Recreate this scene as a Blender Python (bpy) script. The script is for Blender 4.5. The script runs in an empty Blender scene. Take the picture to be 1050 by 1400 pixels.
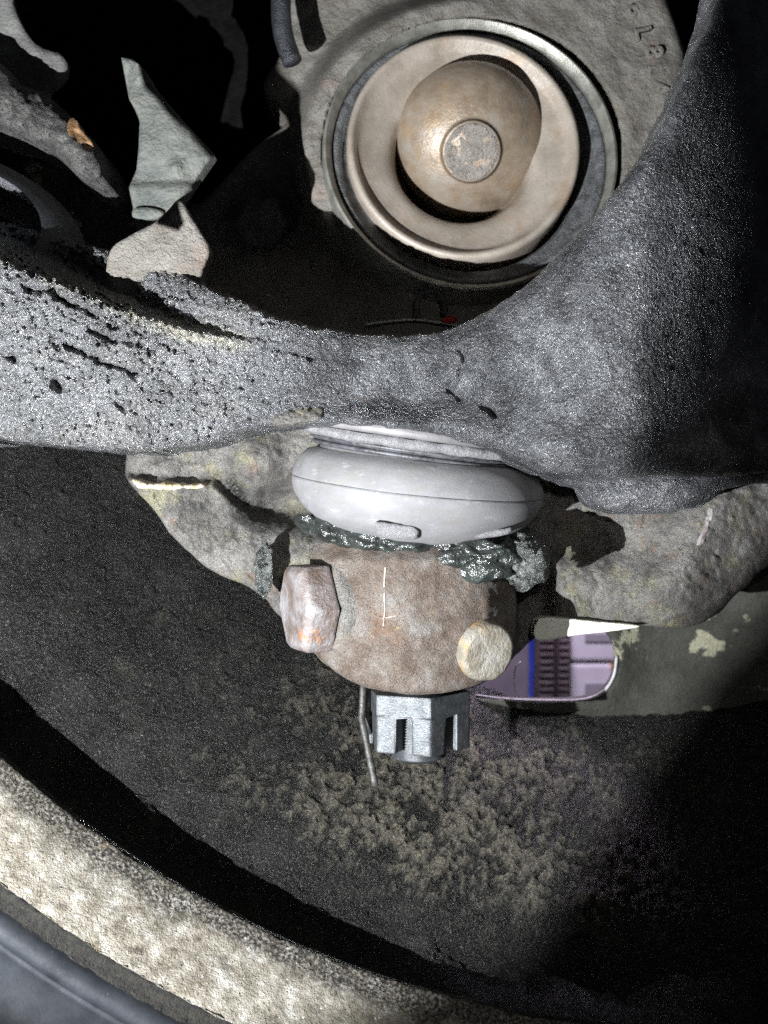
import bpy, bmesh, math, random
import numpy as np
from mathutils import Vector, Matrix
random.seed(7)
sc = bpy.context.scene
col = sc.collection
# one unit = 100 photo pixels at the depth of the camera's reference plane y = 0 (about 15 mm in the real place)
DC = 13.0
def at(px, py, y):
    k = (DC + y) / DC
    return Vector(((px - 525) / 100 * k, y, (700 - py) / 100 * k))

# ------------------------------------------------------------------ camera, world, lamps, exposure
cam = bpy.data.cameras.new('camera'); camo = bpy.data.objects.new('camera', cam); col.objects.link(camo)
camo.location = (0, -DC, 0); camo.rotation_euler = (math.pi / 2, 0, 0)
cam.sensor_fit = 'HORIZONTAL'; cam.sensor_width = 36; cam.lens = 36 * DC / 10.5
cam.clip_start = .1; cam.clip_end = 400
cam.dof.use_dof = True; cam.dof.focus_distance = 12.6; cam.dof.aperture_fstop = .5
sc.camera = camo
w = bpy.data.worlds.new('World'); sc.world = w; w.use_nodes = True
bg = w.node_tree.nodes['Background']; bg.inputs[0].default_value = (.80, .85, 1, 1); bg.inputs[1].default_value = .026
sc.view_settings.view_transform = 'Standard'; sc.view_settings.look = 'None'
sc.cycles.use_denoising = False; sc.view_settings.exposure = 0; sc.view_settings.gamma = 1
def spot(name, loc, target, watts, cone, blend, radius, color):
    l = bpy.data.lights.new(name, 'SPOT'); l.energy = watts; l.spot_size = math.radians(cone); l.spot_blend = blend
    l.shadow_soft_size = radius; l.color = color
    o = bpy.data.objects.new(name, l); col.objects.link(o); o.location = loc
    o.rotation_euler = (Vector(target) - Vector(loc)).to_track_quat('-Z', 'Y').to_euler()
    return o
# inspection torch held low and to the left of the lens; its beam is taller than wide. An added lamp near the lens gives a little fill.
TORCH = Vector((-6.2, -10.0, -3.0))
torch = spot('torch', TORCH, at(330, 520, 1.5), 26500, 80, .22, .034, (.95, .975, 1))
torch.scale = (.72, 1.25, 1); torch.rotation_euler.rotate_axis('Z', math.radians(0))
spot('fill_lamp', (.8, -12.7, 1.2), (.6, 1.0, -3.0), 1400, 66, 1.0, .15, (1, .97, .92))
# light of the garage beyond the wheel
def area(name, loc, target, watts, size, color):
    l = bpy.data.lights.new(name, 'AREA'); l.energy = watts; l.size = size; l.color = color
    o = bpy.data.objects.new(name, l); col.objects.link(o); o.location = loc
    o.rotation_euler = (Vector(target) - Vector(loc)).to_track_quat('-Z', 'Y').to_euler()
area('garage_side_lamp', (3.5, 7.2, 1.6), (3.1, 4.8, -4.1), 650, 1.4, (.86, .70, .92))
area('garage_lamp', (4, 14, 9), (5, 26, -4), 4200, 4, (.86, .76, 1))

# ------------------------------------------------------------------ numpy helpers
def _hash(ix, iy, iz, seed):
    h = (ix.astype(np.int64) * 374761393 + iy.astype(np.int64) * 668265263 + iz.astype(np.int64) * 1274126177 + seed * 974634777) & 0xffffffff
    h = ((h ^ (h >> 13)) * 1274126177) & 0xffffffff
    h = ((h ^ (h >> 16)) * 2246822519) & 0xffffffff
    return ((h ^ (h >> 15)) & 0xffffff) / float(0xffffff)
def vnoise(x, y, z, seed=0):
    x, y, z = np.broadcast_arrays(np.asarray(x, float), np.asarray(y, float), np.asarray(z, float))
    ix, iy, iz = np.floor(x), np.floor(y), np.floor(z)
    fx, fy, fz = x - ix, y - iy, z - iz
    fx, fy, fz = [f * f * (3 - 2 * f) for f in (fx, fy, fz)]
    r = 0
    for a in (0, 1):
        for b in (0, 1):
            for c in (0, 1):
                r = r + _hash(ix + a, iy + b, iz + c, seed) * (fx if a else 1 - fx) * (fy if b else 1 - fy) * (fz if c else 1 - fz)
    return r * 2 - 1
def fbm(x, y, z=0, seed=0, octs=4, gain=.5):
    a, s, r = 1.0, 1.0, 0
    for i in range(octs):
        r = r + a * vnoise(np.asarray(x) * s, np.asarray(y) * s, np.asarray(z) * s, seed + i * 17); a *= gain; s *= 2.03
    return r
def sstep(a, b, v):
    t = np.clip((v - a) / (b - a), 0, 1); return t * t * (3 - 2 * t)
def smin(a, b, k):
    h = np.clip(.5 + .5 * (b - a) / k, 0, 1); return b * (1 - h) + a * h - k * h * (1 - h)
def seg_dist(X, Y, pts):                       # distance to an open polyline, and side (positive above it in the picture)
    best = np.full(X.shape, 1e9); side = np.zeros(X.shape)
    for (x0, y0), (x1, y1) in zip(pts[:-1], pts[1:]):
        dx, dy = x1 - x0, y1 - y0; L = dx * dx + dy * dy + 1e-9
        t = np.clip(((X - x0) * dx + (Y - y0) * dy) / L, 0, 1)
        d = np.hypot(X - x0 - t * dx, Y - y0 - t * dy)
        s = -np.sign(dx * (Y - y0) - dy * (X - x0))
        m = d < best; best = np.where(m, d, best); side = np.where(m, s, side)
    return best, side
def poly_sd(X, Y, P):                          # signed distance to a polygon, positive inside, with the nearest point
    best = np.full(X.shape, 1e18); nx = np.zeros(X.shape); ny = np.zeros(X.shape); ins = np.zeros(X.shape, bool)
    n = len(P)
    for i in range(n):
        x0, y0 = P[i]; x1, y1 = P[(i + 1) % n]
        dx, dy = x1 - x0, y1 - y0; L = dx * dx + dy * dy
        if L < 1e-9: continue
        t = np.clip(((X - x0) * dx + (Y - y0) * dy) / L, 0, 1)
        qx, qy = x0 + t * dx, y0 + t * dy; d = (X - qx) ** 2 + (Y - qy) ** 2
        m = d < best; best = np.where(m, d, best); nx = np.where(m, qx, nx); ny = np.where(m, qy, ny)
        if y0 != y1:
            c = ((y0 > Y) != (y1 > Y)) & (X < (x1 - x0) * (Y - y0) / (y1 - y0) + x0); ins ^= c
    d = np.sqrt(best); return np.where(ins, d, -d), nx, ny
def curve(pts, step=8, closed=True):           # Catmull-Rom through the points
    P = np.array(pts, float); n = len(P); out = []
    rng = range(n) if closed else range(n - 1)
    for i in rng:
        if closed: p0, p1, p2, p3 = P[(i - 1) % n], P[i], P[(i + 1) % n], P[(i + 2) % n]
        else: p0, p1, p2, p3 = P[max(i - 1, 0)], P[i], P[i + 1], P[min(i + 2, n - 1)]
        m = max(1, int(np.hypot(*(p2 - p1)) / step))
        for j in range(m):
            t = j / m
            out.append(.5 * ((2 * p1) + (-p0 + p2) * t + (2 * p0 - 5 * p1 + 4 * p2 - p3) * t * t + (-p0 + 3 * p1 - 3 * p2 + p3) * t ** 3))
    if not closed: out.append(P[-1])
    return np.array(out)
def jitter(P, amp, freq, seed):
    P = np.array(P, float)
    P[:, 0] += amp * fbm(P[:, 0] * freq, P[:, 1] * freq, 3.3, seed, 3); P[:, 1] += amp * fbm(P[:, 0] * freq, P[:, 1] * freq, 9.1, seed + 5, 3)
    return P

# ------------------------------------------------------------------ object helpers
def raw_mesh(name, V, quads, tris=None, smooth=True):
    me = bpy.data.meshes.new(name)
    V = np.asarray(V, np.float32); nq = len(quads); nt = 0 if tris is None else len(tris)
    me.vertices.add(len(V)); me.vertices.foreach_set('co', V.ravel())
    idx = np.asarray(quads, np.int32).ravel() if nq else np.zeros(0, np.int32)
    if nt: idx = np.concatenate([idx, np.asarray(tris, np.int32).ravel()])
    me.loops.add(len(idx)); me.loops.foreach_set('vertex_index', idx)
    me.polygons.add(nq + nt)
    st = np.concatenate([np.arange(nq) * 4, nq * 4 + np.arange(nt) * 3]).astype(np.int32)
    me.polygons.foreach_set('loop_start', st)
    me.polygons.foreach_set('use_smooth', np.full(nq + nt, smooth))
    me.update(calc_edges=True); me.validate()
    return me
def link(name, me, mat, parent=None):
    o = bpy.data.objects.new(name, me); col.objects.link(o)
    if mat: me.materials.append(mat)
    if parent:
        o.parent = parent; o.matrix_parent_inverse = Matrix.Translation(-parent.location)
    return o
def tag(o, label, cat, group=None, kind=None):
    if label: o['label'] = label
    if cat: o['category'] = cat
    if group: o['group'] = group
    if kind: o['kind'] = kind
    return o
def thing(name, loc, label, cat, group=None):
    o = bpy.data.objects.new(name, None); col.objects.link(o); o.location = loc; o.empty_display_size = .2
    return tag(o, label, cat, group)

def relief(name, outline, yfun, mat, parent=None, cell=4, thick=1.0, edge=.2, edge_px=None, holes=(), dust_and_shading=None):
    """A solid with a sculpted front: the outline is filled with a fine grid whose depth comes from yfun(px, py, inside distance)."""
    P = np.array(outline, float)
    x0, y0 = P.min(0) - cell * 2; x1, y1 = P.max(0) + cell * 2
    xs = np.arange(x0, x1 + cell, cell); ys = np.arange(y0, y1 + cell, cell)
    X, Y = np.meshgrid(xs, ys); D, NX, NY = poly_sd(X, Y, P)
    for H in holes:
        d, nx, ny = poly_sd(X, Y, np.array(H, float)); d = -d
        m = d < D; NX = np.where(m, nx, NX); NY = np.where(m, ny, NY); D = np.where(m, d, D)
    ins = D > 0
    cellk = ins[:-1, :-1] | ins[1:, :-1] | ins[:-1, 1:] | ins[1:, 1:]
    out = ~ins
    X = np.where(out, NX, X); Y = np.where(out, NY, Y); D = np.where(out, 0, D)
    R = edge; rp = edge_px or edge * 100
    yy = yfun(X, Y, D)
    u = 1 - np.clip(D / rp, 0, 1)
    yf = yy + R * (1 - np.sqrt(np.clip(1 - u * u, 0, 1)))
    K = (DC + yf) / DC
    F = np.stack([(X - 525) / 100 * K, yf, (700 - Y) / 100 * K], -1)
    # the back keeps the front's world x and z so that the sides run straight away
    yb = np.maximum(yf, np.max(yf[ins]) * 0 + yy + R) + thick
    B = np.stack([F[..., 0], yb, F[..., 2]], -1)
    ny_, nx_ = X.shape; N = nx_ * ny_
    I = np.arange(N).reshape(ny_, nx_)
    q = np.stack([I[:-1, :-1], I[1:, :-1], I[1:, 1:], I[:-1, 1:]], -1)[cellk]
    qb = q[:, ::-1] + N
    E = {}
    e = np.concatenate([q[:, [0, 1]], q[:, [1, 2]], q[:, [2, 3]], q[:, [3, 0]]])
    key = e[:, 0].astype(np.int64) * N + e[:, 1]; rk = e[:, 1].astype(np.int64) * N + e[:, 0]
    be = e[~np.isin(key, rk)]
    V = np.concatenate([F.reshape(-1, 3), B.reshape(-1, 3)])
    sv = np.concatenate([V[be[:, 0]], V[be[:, 1]], V[be[:, 1] + N], V[be[:, 0] + N]]); m = len(be); o = 2 * N
    a = np.arange(m)
    qs = np.stack([o + a + m, o + a, o + a + 3 * m, o + a + 2 * m], -1)
    V = np.concatenate([V, sv]); Q = np.concatenate([q, qb, qs])
    used = np.unique(Q); remap = np.zeros(len(V), np.int64); remap[used] = np.arange(len(used))
    me = raw_mesh(name, V[used], remap[Q])
    if dust_and_shading is not None:
        dv = np.clip(dust_and_shading(X, Y, D), 0, 1).reshape(-1); dv = np.concatenate([dv, dv * 0, np.zeros(4 * m)])[used]
        me.attributes.new('dust_and_shading', 'FLOAT', 'POINT').data.foreach_set('value', dv.astype(np.float32))
    return link(name, me, mat, parent)

def basis(axis, spin=0):
    a = Vector(axis).normalized(); t = Vector((0, 0, 1)) if abs(a.z) < .9 else Vector((0, 1, 0))
    u = t.cross(a).normalized(); v = a.cross(u)
    return u, v, a
def lathe(name, prof, origin, axis, mat, parent=None, seg=96, noise=None, sharp=None, squash=None):
    """prof: (radius, height along axis) pairs."""
    u, v, a = basis(axis); pr = np.array(prof, float); n = len(pr)
    th = np.linspace(0, 2 * math.pi, seg, endpoint=False)
    U, Vv, A, O = [np.array(q) for q in (u, v, a, Vector(origin))]
    Rr = pr[:, 0][:, None] * np.ones(seg)[None]; H = pr[:, 1][:, None] * np.ones(seg)[None]
    if noise: Rr, H = noise(Rr, H, th[None] * np.ones((n, 1)))
    pos = O + Rr[..., None] * (np.cos(th)[None, :, None] * U + np.sin(th)[None, :, None] * Vv) + H[..., None] * A
    I = np.arange(n * seg).reshape(n, seg); J = np.roll(I, -1, 1)
    q = np.stack([I[:-1], J[:-1], J[1:], I[1:]], -1).reshape(-1, 4)
    o = link(name, raw_mesh(name, pos.reshape(-1, 3), q), mat, parent)
    if sharp:
        md = o.data; md.set_sharp_from_angle(angle=math.radians(sharp))
    return o
def tube(name, pts, r, mat, parent=None, seg=10, flat=1.0, rfun=None, up=(0, 1, 0)):
    pts = [Vector(p) for p in pts]; V = []; n = len(pts)
    for i, p in enumerate(pts):
        t = (pts[min(i + 1, n - 1)] - pts[max(i - 1, 0)]).normalized()
        s = t.cross(Vector(up)).normalized(); b = s.cross(t)
        rr = r if rfun is None else rfun(i / (n - 1)) * r
        for k in range(seg):
            c = 2 * math.pi * k / seg; V.append(p + s * math.cos(c) * rr + b * math.sin(c) * rr * flat)
    Q = [(i * seg + k, i * seg + (k + 1) % seg, (i + 1) * seg + (k + 1) % seg, (i + 1) * seg + k) for i in range(n - 1) for k in range(seg)]
    T = []
    for base in (0, (n - 1) * seg):
        for k in range(1, seg - 1): T.append((base, base + k, base + k + 1))
    return link(name, raw_mesh(name, [tuple(q) for q in V], Q, T), mat, parent)
def blob(name, center, size, mat, parent=None, amp=.35, freq=3, seed=1, sub=5, octs=5):
    bm = bmesh.new(); bmesh.ops.create_icosphere(bm, subdivisions=sub, radius=1)
    P = np.array([v.co[:] for v in bm.verts])
    n = 1 + amp * fbm(P[:, 0] * freq, P[:, 1] * freq, P[:, 2] * freq, seed, octs, .45)
    P = P * n[:, None] * np.array(size) + np.array(Vector(center))
    for v, p in zip(bm.verts, P): v.co = p
    for f in bm.faces: f.smooth = True
    me = bpy.data.meshes.new(name); bm.to_mesh(me); bm.free()
    return link(name, me, mat, parent)
def bm_obj(name, bm, mat, parent=None, bevel=0, smooth=False):
    if bevel: bmesh.ops.bevel(bm, geom=[e for e in bm.edges if e.calc_face_angle(0) > .5], offset=bevel, segments=2, affect='EDGES', profile=.6)
    for f in bm.faces: f.smooth = smooth
    me = bpy.data.meshes.new(name); bm.to_mesh(me); bm.free()
    return link(name, me, mat, parent)
def box(name, lo, hi, mat, parent=None, bevel=.03):
    bm = bmesh.new(); bmesh.ops.create_cube(bm, size=1)
    lo, hi = Vector(lo), Vector(hi)
    for v in bm.verts: v.co = Vector([(lo[i] + hi[i]) / 2 + v.co[i] * (hi[i] - lo[i]) for i in range(3)])
    return bm_obj(name, bm, mat, parent, bevel)

# ------------------------------------------------------------------ materials
def mat(name, stops, scale=2.0, rough=(.45, .75), metallic=0.0, bump=((8, .05), (30, .02)), patches=(), specks=(), spec=.5, stretch=None, coat=0, dust_and_shading=None):
    m = bpy.data.materials.new(name); m.use_nodes = True; nt = m.node_tree; N = nt.nodes; L = nt.links
    b = N['Principled BSDF']; b.inputs['Metallic'].default_value = metallic; b.inputs['Specular IOR Level'].default_value = spec
    if coat: b.inputs['Coat Weight'].default_value = coat; b.inputs['Coat Roughness'].default_value = .15
    tc = N.new('ShaderNodeTexCoord'); src = tc.outputs['Object']
    if stretch:
        mp = N.new('ShaderNodeMapping'); mp.inputs['Scale'].default_value = stretch; L.new(src, mp.inputs[0]); src = mp.outputs[0]
    def noise(s, d=6, r=.6, off=0):
        n = N.new('ShaderNodeTexNoise'); n.noise_dimensions = '4D'; n.inputs['W'].default_value = off
        n.inputs['Scale'].default_value = s; n.inputs['Detail'].default_value = d; n.inputs['Roughness'].default_value = r
        L.new(src, n.inputs['Vector']); return n.outputs['Fac']
    def ramp(f, st):
        r = N.new('ShaderNodeValToRGB'); e = r.color_ramp.elements
        while len(e) < len(st): e.new(.5)
        for i, (p, c) in enumerate(st):
            e[i].position = p; e[i].color = (*c, 1) if isinstance(c, tuple) else (c, c, c, 1)
        L.new(f, r.inputs[0]); return r.outputs[0]
    c = ramp(noise(scale, 8, .65), stops)
    for i, (pc, ps, lo, hi, *am) in enumerate(patches):         # broad patches: rust, paint, dirt
        f = ramp(noise(ps, 7, .62, 5 + i * 3.1), [(lo, 0.0), (hi, am[0] if am else 1.0)])
        x = N.new('ShaderNodeMix'); x.data_type = 'RGBA'; L.new(f, x.inputs[0]); L.new(c, x.inputs[6]); x.inputs[7].default_value = (*pc, 1); c = x.outputs[2]
    for i, (pc, ps, lo, hi) in enumerate(specks):               # fine grit
        f = ramp(noise(ps, 2, .5, 40 + i * 2.7), [(lo, 0.0), (hi, 1.0)])
        x = N.new('ShaderNodeMix'); x.data_type = 'RGBA'; L.new(f, x.inputs[0]); L.new(c, x.inputs[6]); x.inputs[7].default_value = (*pc, 1); c = x.outputs[2]
    if dust_and_shading:  # mixes in dusty tint, and light and shade painted into the colour
        at_ = N.new('ShaderNodeAttribute'); at_.attribute_name = 'dust_and_shading'
        mu = N.new('ShaderNodeMath'); mu.operation = 'MULTIPLY'; L.new(at_.outputs['Fac'], mu.inputs[0]); L.new(ramp(noise(22, 3, .6, 60), [(.38, .25), (.56, 1.0)]), mu.inputs[1])
        x = N.new('ShaderNodeMix'); x.data_type = 'RGBA'; L.new(mu.outputs[0], x.inputs[0]); L.new(c, x.inputs[6]); 
        if isinstance(dust_and_shading, list): L.new(ramp(at_.outputs['Fac'], dust_and_shading), x.inputs[7])
        else: x.inputs[7].default_value = (*dust_and_shading, 1)
        c = x.outputs[2]
    L.new(c, b.inputs['Base Color'])
    mr = N.new('ShaderNodeMapRange'); mr.inputs['From Min'].default_value = .3; mr.inputs['From Max'].default_value = .7
    mr.inputs['To Min'].default_value, mr.inputs['To Max'].default_value = rough
    L.new(noise(scale * 5, 4, .6, 77), mr.inputs[0]); L.new(mr.outputs[0], b.inputs['Roughness'])
    prev = None
    for i, (bs, bd) in enumerate(bump):
        bn = N.new('ShaderNodeBump'); bn.inputs['Strength'].default_value = 1; bn.inputs['Distance'].default_value = bd * (2.6 if bd > .011 else 1)
        L.new(noise(bs, 5, .6, 100 + i * 9), bn.inputs['Height'])
        if prev: L.new(prev, bn.inputs['Normal'])
        prev = bn.outputs['Normal']
    if prev: L.new(prev, b.inputs['Normal'])
    return m
M = {}
M['arm'] = mat('arm_crusty_black', [(.3, (.11, .115, .125)), (.5, (.22, .225, .24)), (.7, (.36, .365, .38))], 3.2, (.22, .40), .5,
               ((10, .075), (24, .045)), patches=[((.03, .032, .035), .9, .43, .60, .75), ((.035, .037, .04), 3.1, .56, .68, .5), ((.22, .12, .05), 3.3, .67, .73, .7)], specks=[((.48, .48, .48), 32, .68, .76), ((.045, .045, .048), 24, .66, .74)], spec=.8, dust_and_shading=[(.5, (.36, .365, .375)), (.95, (.50, .48, .40))])
M['knuckle'] = mat('knuckle_cast_grey', [(.3, (.12, .115, .105)), (.5, (.22, .21, .195)), (.7, (.34, .33, .31))], 2.2, (.4, .75), .0,
               ((18, .045), (40, .035)), patches=[((.30, .15, .07), 2.4, .58, .70, .6), ((.40, .37, .22), 2.2, .54, .66, .6), ((.03, .03, .027), 1.7, .58, .68, .8)], dust_and_shading=(.012, .013, .012), specks=[((.5, .49, .44), 38, .66, .74), ((.05, .05, .045), 26, .66, .76)])
M['barrel'] = mat('knuckle_rusty', [(.3, (.09, .058, .04)), (.44, (.16, .122, .098)), (.55, (.22, .19, .165)), (.68, (.29, .275, .26))], 2.0, (.4, .7), .0,
               ((20, .03), (46, .025)), patches=[((.25, .125, .06), 1.9, .56, .72, .5), ((.05, .04, .035), 3.8, .60, .70, .6), ((.45, .36, .15), 3.4, .64, .72, .6)], specks=[((.6, .56, .52), 46, .67, .75), ((.10, .06, .05), 40, .66, .76)])
M['bolt'] = mat('bolt_steel_worn', [(.3, (.10, .068, .05)), (.48, (.19, .16, .15)), (.6, (.28, .27, .275)), (.7, (.36, .35, .345))], 2.6, (.35, .6), .2,
               ((20, .012), (60, .01)), patches=[((.40, .19, .08), 2.8, .60, .70, .7)], specks=[((.06, .05, .05), 36, .70, .76)])
M['boot'] = mat('boot_grey_rubber', [(.35, (.145, .145, .15)), (.5, (.18, .18, .187)), (.65, (.215, .215, .222))], 1.3, (.65, .85), .0,
               ((30, .006), (90, .004)), patches=[((.17, .16, .14), 2.2, .52, .70, .7), ((.13, .12, .10), 9, .64, .72, .8), ((.32, .32, .335), 5, .58, .70, .6), ((.22, .20, .17), 14, .60, .70, .6)], stretch=(1, 1, 2.2))
M['boot_lip'] = mat('boot_lip_grey', [(.4, (.22, .22, .23)), (.6, (.30, .30, .315))], 5, (.5, .8), .0, ((26, .025), (70, .012)), patches=[((.12, .12, .12), 8, .66, .72)])
M['ring'] = mat('ring_grey', [(.4, (.12, .118, .12)), (.6, (.17, .165, .17))], 2, (.4, .6), .1, ((30, .006),))
M['groove'] = mat('groove_dark', [(.4, (.03, .03, .035)), (.6, (.09, .09, .10))], 6, (.3, .5), .0, ((20, .01),))
M['nut'] = mat('nut_zinc_grey', [(.35, (.045, .05, .055)), (.65, (.105, .112, .118))], 6, (.34, .5), .45, ((24, .006), (50, .008)), specks=[((.6, .62, .64), 60, .66, .74), ((.05, .05, .05), 50, .68, .76)])
M['pin'] = mat('pin_steel', [(.4, (.03, .03, .028)), (.6, (.075, .075, .07))], 9, (.35, .6), .4, ((40, .008),))
M['grease'] = mat('grease_black_green', [(.35, (.010, .012, .011)), (.55, (.028, .034, .031)), (.72, (.10, .12, .11))], 2, (.14, .32), .0, ((3, .05), (9, .012)), spec=.9)
M['grease_grit'] = mat('grease_gritty', [(.35, (.02, .023, .021)), (.5, (.06, .068, .062)), (.65, (.20, .215, .20))], 4, (.15, .4), .0, ((8, .04), (26, .03)), specks=[((.6, .62, .58), 26, .66, .74), ((.01, .01, .01), 7, .56, .62)], spec=.8)
M['rim'] = mat('rim_black_grit', [(.3, (.008, .008, .007)), (.5, (.015, .015, .0135)), (.7, (.034, .034, .031))], 1.2, (.25, .42), .0,
               ((12, .06), (24, .06)), patches=[((.12, .115, .085), 1.3, .62, .74, .3)], specks=[((.16, .155, .12), 13, .70, .76), ((.3, .3, .27), 40, .72, .78)], dust_and_shading=(.20, .18, .14))
M['boss'] = mat('boss_yellow_grey', [(.35, (.17, .15, .11)), (.5, (.25, .23, .19)), (.65, (.33, .32, .29))], 3, (.4, .65), .15, ((22, .012), (60, .01)), patches=[((.48, .27, .07), 2.6, .54, .66, .8)], specks=[((.08, .06, .05), 40, .68, .74)])
M['rust_band'] = mat('rim_corroded_band', [(.32, (.09, .075, .055)), (.44, (.24, .215, .17)), (.55, (.34, .315, .265)), (.66, (.52, .505, .46))], 4.5, (.4, .8), .0,
               ((16, .018), (40, .012)), patches=[((.10, .085, .07), 5, .54, .68, .7), ((.36, .27, .14), 3, .60, .70, .5)], dust_and_shading=(.02, .018, .015), specks=[((.04, .035, .03), 26, .62, .70), ((.8, .8, .78), 18, .68, .74)])
M['rim_seal'] = mat('rim_edge_grit', [(.4, (.008, .008, .007)), (.6, (.03, .027, .02))], 14, (.6, .9), .0, ((14, .05), (40, .03)))
M['tyre'] = mat('tyre_rubber', [(.35, (.010, .012, .015)), (.65, (.026, .029, .034))], 2, (.55, .75), .0, ((30, .005),), specks=[((.15, .16, .17), 40, .73, .79)], spec=.22)
M['disc'] = mat('wheel_disc_dull', [(.3, (.035, .035, .028)), (.6, (.08, .08, .066))], 1.6, (.5, .8), .0, ((12, .03), (40, .02)), patches=[((.40, .39, .28), 1.5, .59, .62)])
M['rim_edge'] = mat('opening_edge_cream', [(.4, (.62, .63, .52)), (.6, (.78, .78, .70))], 3, (.4, .6), .0, ((18, .012),))
M['house'] = mat('housing_cast_grey', [(.3, (.14, .125, .105)), (.5, (.215, .20, .175)), (.7, (.28, .265, .24))], 2, (.45, .75), .0,
               ((12, .03), (40, .014)), patches=[((.28, .19, .15), 1.6, .56, .70, .5)], specks=[((.5, .5, .48), 40, .70, .77)])
M['seal'] = mat('seal_dark', [(.4, (.06, .062, .064)), (.6, (.15, .155, .16))], 6, (.3, .5), .0, ((30, .02),), specks=[((.5, .5, .5), 40, .68, .76)])
M['snap'] = mat('snap_ring_steel', [(.4, (.20, .195, .17)), (.6, (.34, .335, .30))], 4, (.3, .5), .5, ((40, .006),))
M['cup'] = mat('cup_tan_steel', [(.35, (.27, .23, .185)), (.5, (.35, .305, .255)), (.65, (.43, .38, .33))], 1.8, (.35, .55), .15, ((22, .008), (60, .005)), patches=[((.34, .22, .12), 1.9, .52, .70, .55), ((.22, .19, .16), 1.1, .52, .66, .5)], specks=[((.10, .08, .06), 34, .66, .74)])
M['dome'] = mat('ball_rust_tan', [(.35, (.20, .155, .115)), (.5, (.28, .22, .16)), (.65, (.32, .285, .245))], 2.6, (.28, .45), .25, ((9, .008), (26, .01)), patches=[((.34, .215, .11), 2.3, .54, .68, .6), ((.27, .25, .245), 3.1, .58, .68, .7)], specks=[((.10, .07, .05), 30, .66, .74)])
M['face'] = mat('stud_face_grey', [(.35, (.24, .21, .185)), (.65, (.34, .31, .28))], 5, (.3, .5), .3, ((18, .03), (60, .01)))
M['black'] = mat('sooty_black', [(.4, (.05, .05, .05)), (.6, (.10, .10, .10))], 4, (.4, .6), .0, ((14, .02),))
M['shade_black'] = mat('shield_shade_black', [(.4, (.003, .003, .003)), (.6, (.008, .008, .008))], 3, (.7, .9), .0, ((12, .02),), spec=.1)  # near black colour stands in for shade on the rear shield
M['rod'] = mat('rod_crusty', [(.35, (.06, .06, .062)), (.5, (.13, .125, .12)), (.68, (.25, .24, .22))], 5, (.3, .6), .0, ((12, .06), (34, .04)), specks=[((.02, .02, .02), 14, .62, .68)])
M['rod_rust'] = mat('rod_rust', [(.4, (.22, .12, .055)), (.6, (.34, .21, .11))], 5, (.5, .8), .0, ((24, .015),))
M['rubber'] = mat('rubber_glossy', [(.4, (.02, .022, .026)), (.6, (.05, .054, .062))], 3, (.25, .45), .0, ((30, .012),), specks=[((.3, .3, .3), 40, .72, .78)], spec=.7)
M['bracket'] = mat('bracket_green_grey', [(.35, (.11, .12, .11)), (.65, (.19, .195, .175))], 2, (.5, .75), .0, ((16, .02), (50, .01)), patches=[((.30, .285, .18), 2.0, .57, .68, .7), ((.05, .055, .05), 3.1, .60, .70, .6)])
M['shield'] = mat('shield_grey', [(.35, (.10, .10, .095)), (.65, (.18, .18, .17))], 3, (.5, .8), .0, ((20, .015),), patches=[((.36, .34, .26), 7, .62, .68, .7)])
M['cream_paint'] = mat('paint_cream', [(.4, (.62, .50, .26)), (.6, (.80, .74, .60))], 6, (.5, .7), .0, ((24, .02),))
M['scratch'] = mat('scratch_bright', [(.4, (.26, .22, .19)), (.6, (.40, .36, .33))], 9, (.4, .6), .3, ())
M['white'] = mat('cabinet_white', [(.4, (.66, .64, .66)), (.6, (.74, .72, .74))], 1, (.4, .5), .0, ())
M['shade_panel'] = mat('cabinet_grey', [(.4, (.30, .28, .30)), (.6, (.36, .34, .36))], 1, (.4, .5), .0, ())
M['blue'] = mat('stripe_blue', [(.4, (.03, .06, .42)), (.6, (.05, .09, .5))], 1, (.4, .5), .0, ())
M['panel'] = mat('panel_mauve', [(.4, (.15, .135, .15)), (.6, (.19, .17, .19))], 1, (.5, .7), .0, ())
M['tread'] = mat('tread_brown', [(.4, (.10, .075, .075)), (.6, (.17, .135, .135))], 2, (.6, .8), .0, ((14, .02),))
M['wall'] = mat('garage_wall', [(.4, (.36, .34, .38)), (.6, (.42, .40, .44))], .5, (.7, .9), .0, ())
M['red'] = mat('cap_red', [(.4, (.30, .02, .02)), (.6, (.42, .04, .03))], 3, (.4, .6), .0, ())
M['wire'] = mat('wire_pale', [(.4, (.35, .35, .36)), (.6, (.5, .5, .5))], 3, (.3, .5), .0, ())
M['orange'] = mat('tag_orange', [(.4, (.6, .25, .04)), (.6, (.7, .32, .06))], 3, (.4, .6), .0, ())

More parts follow.
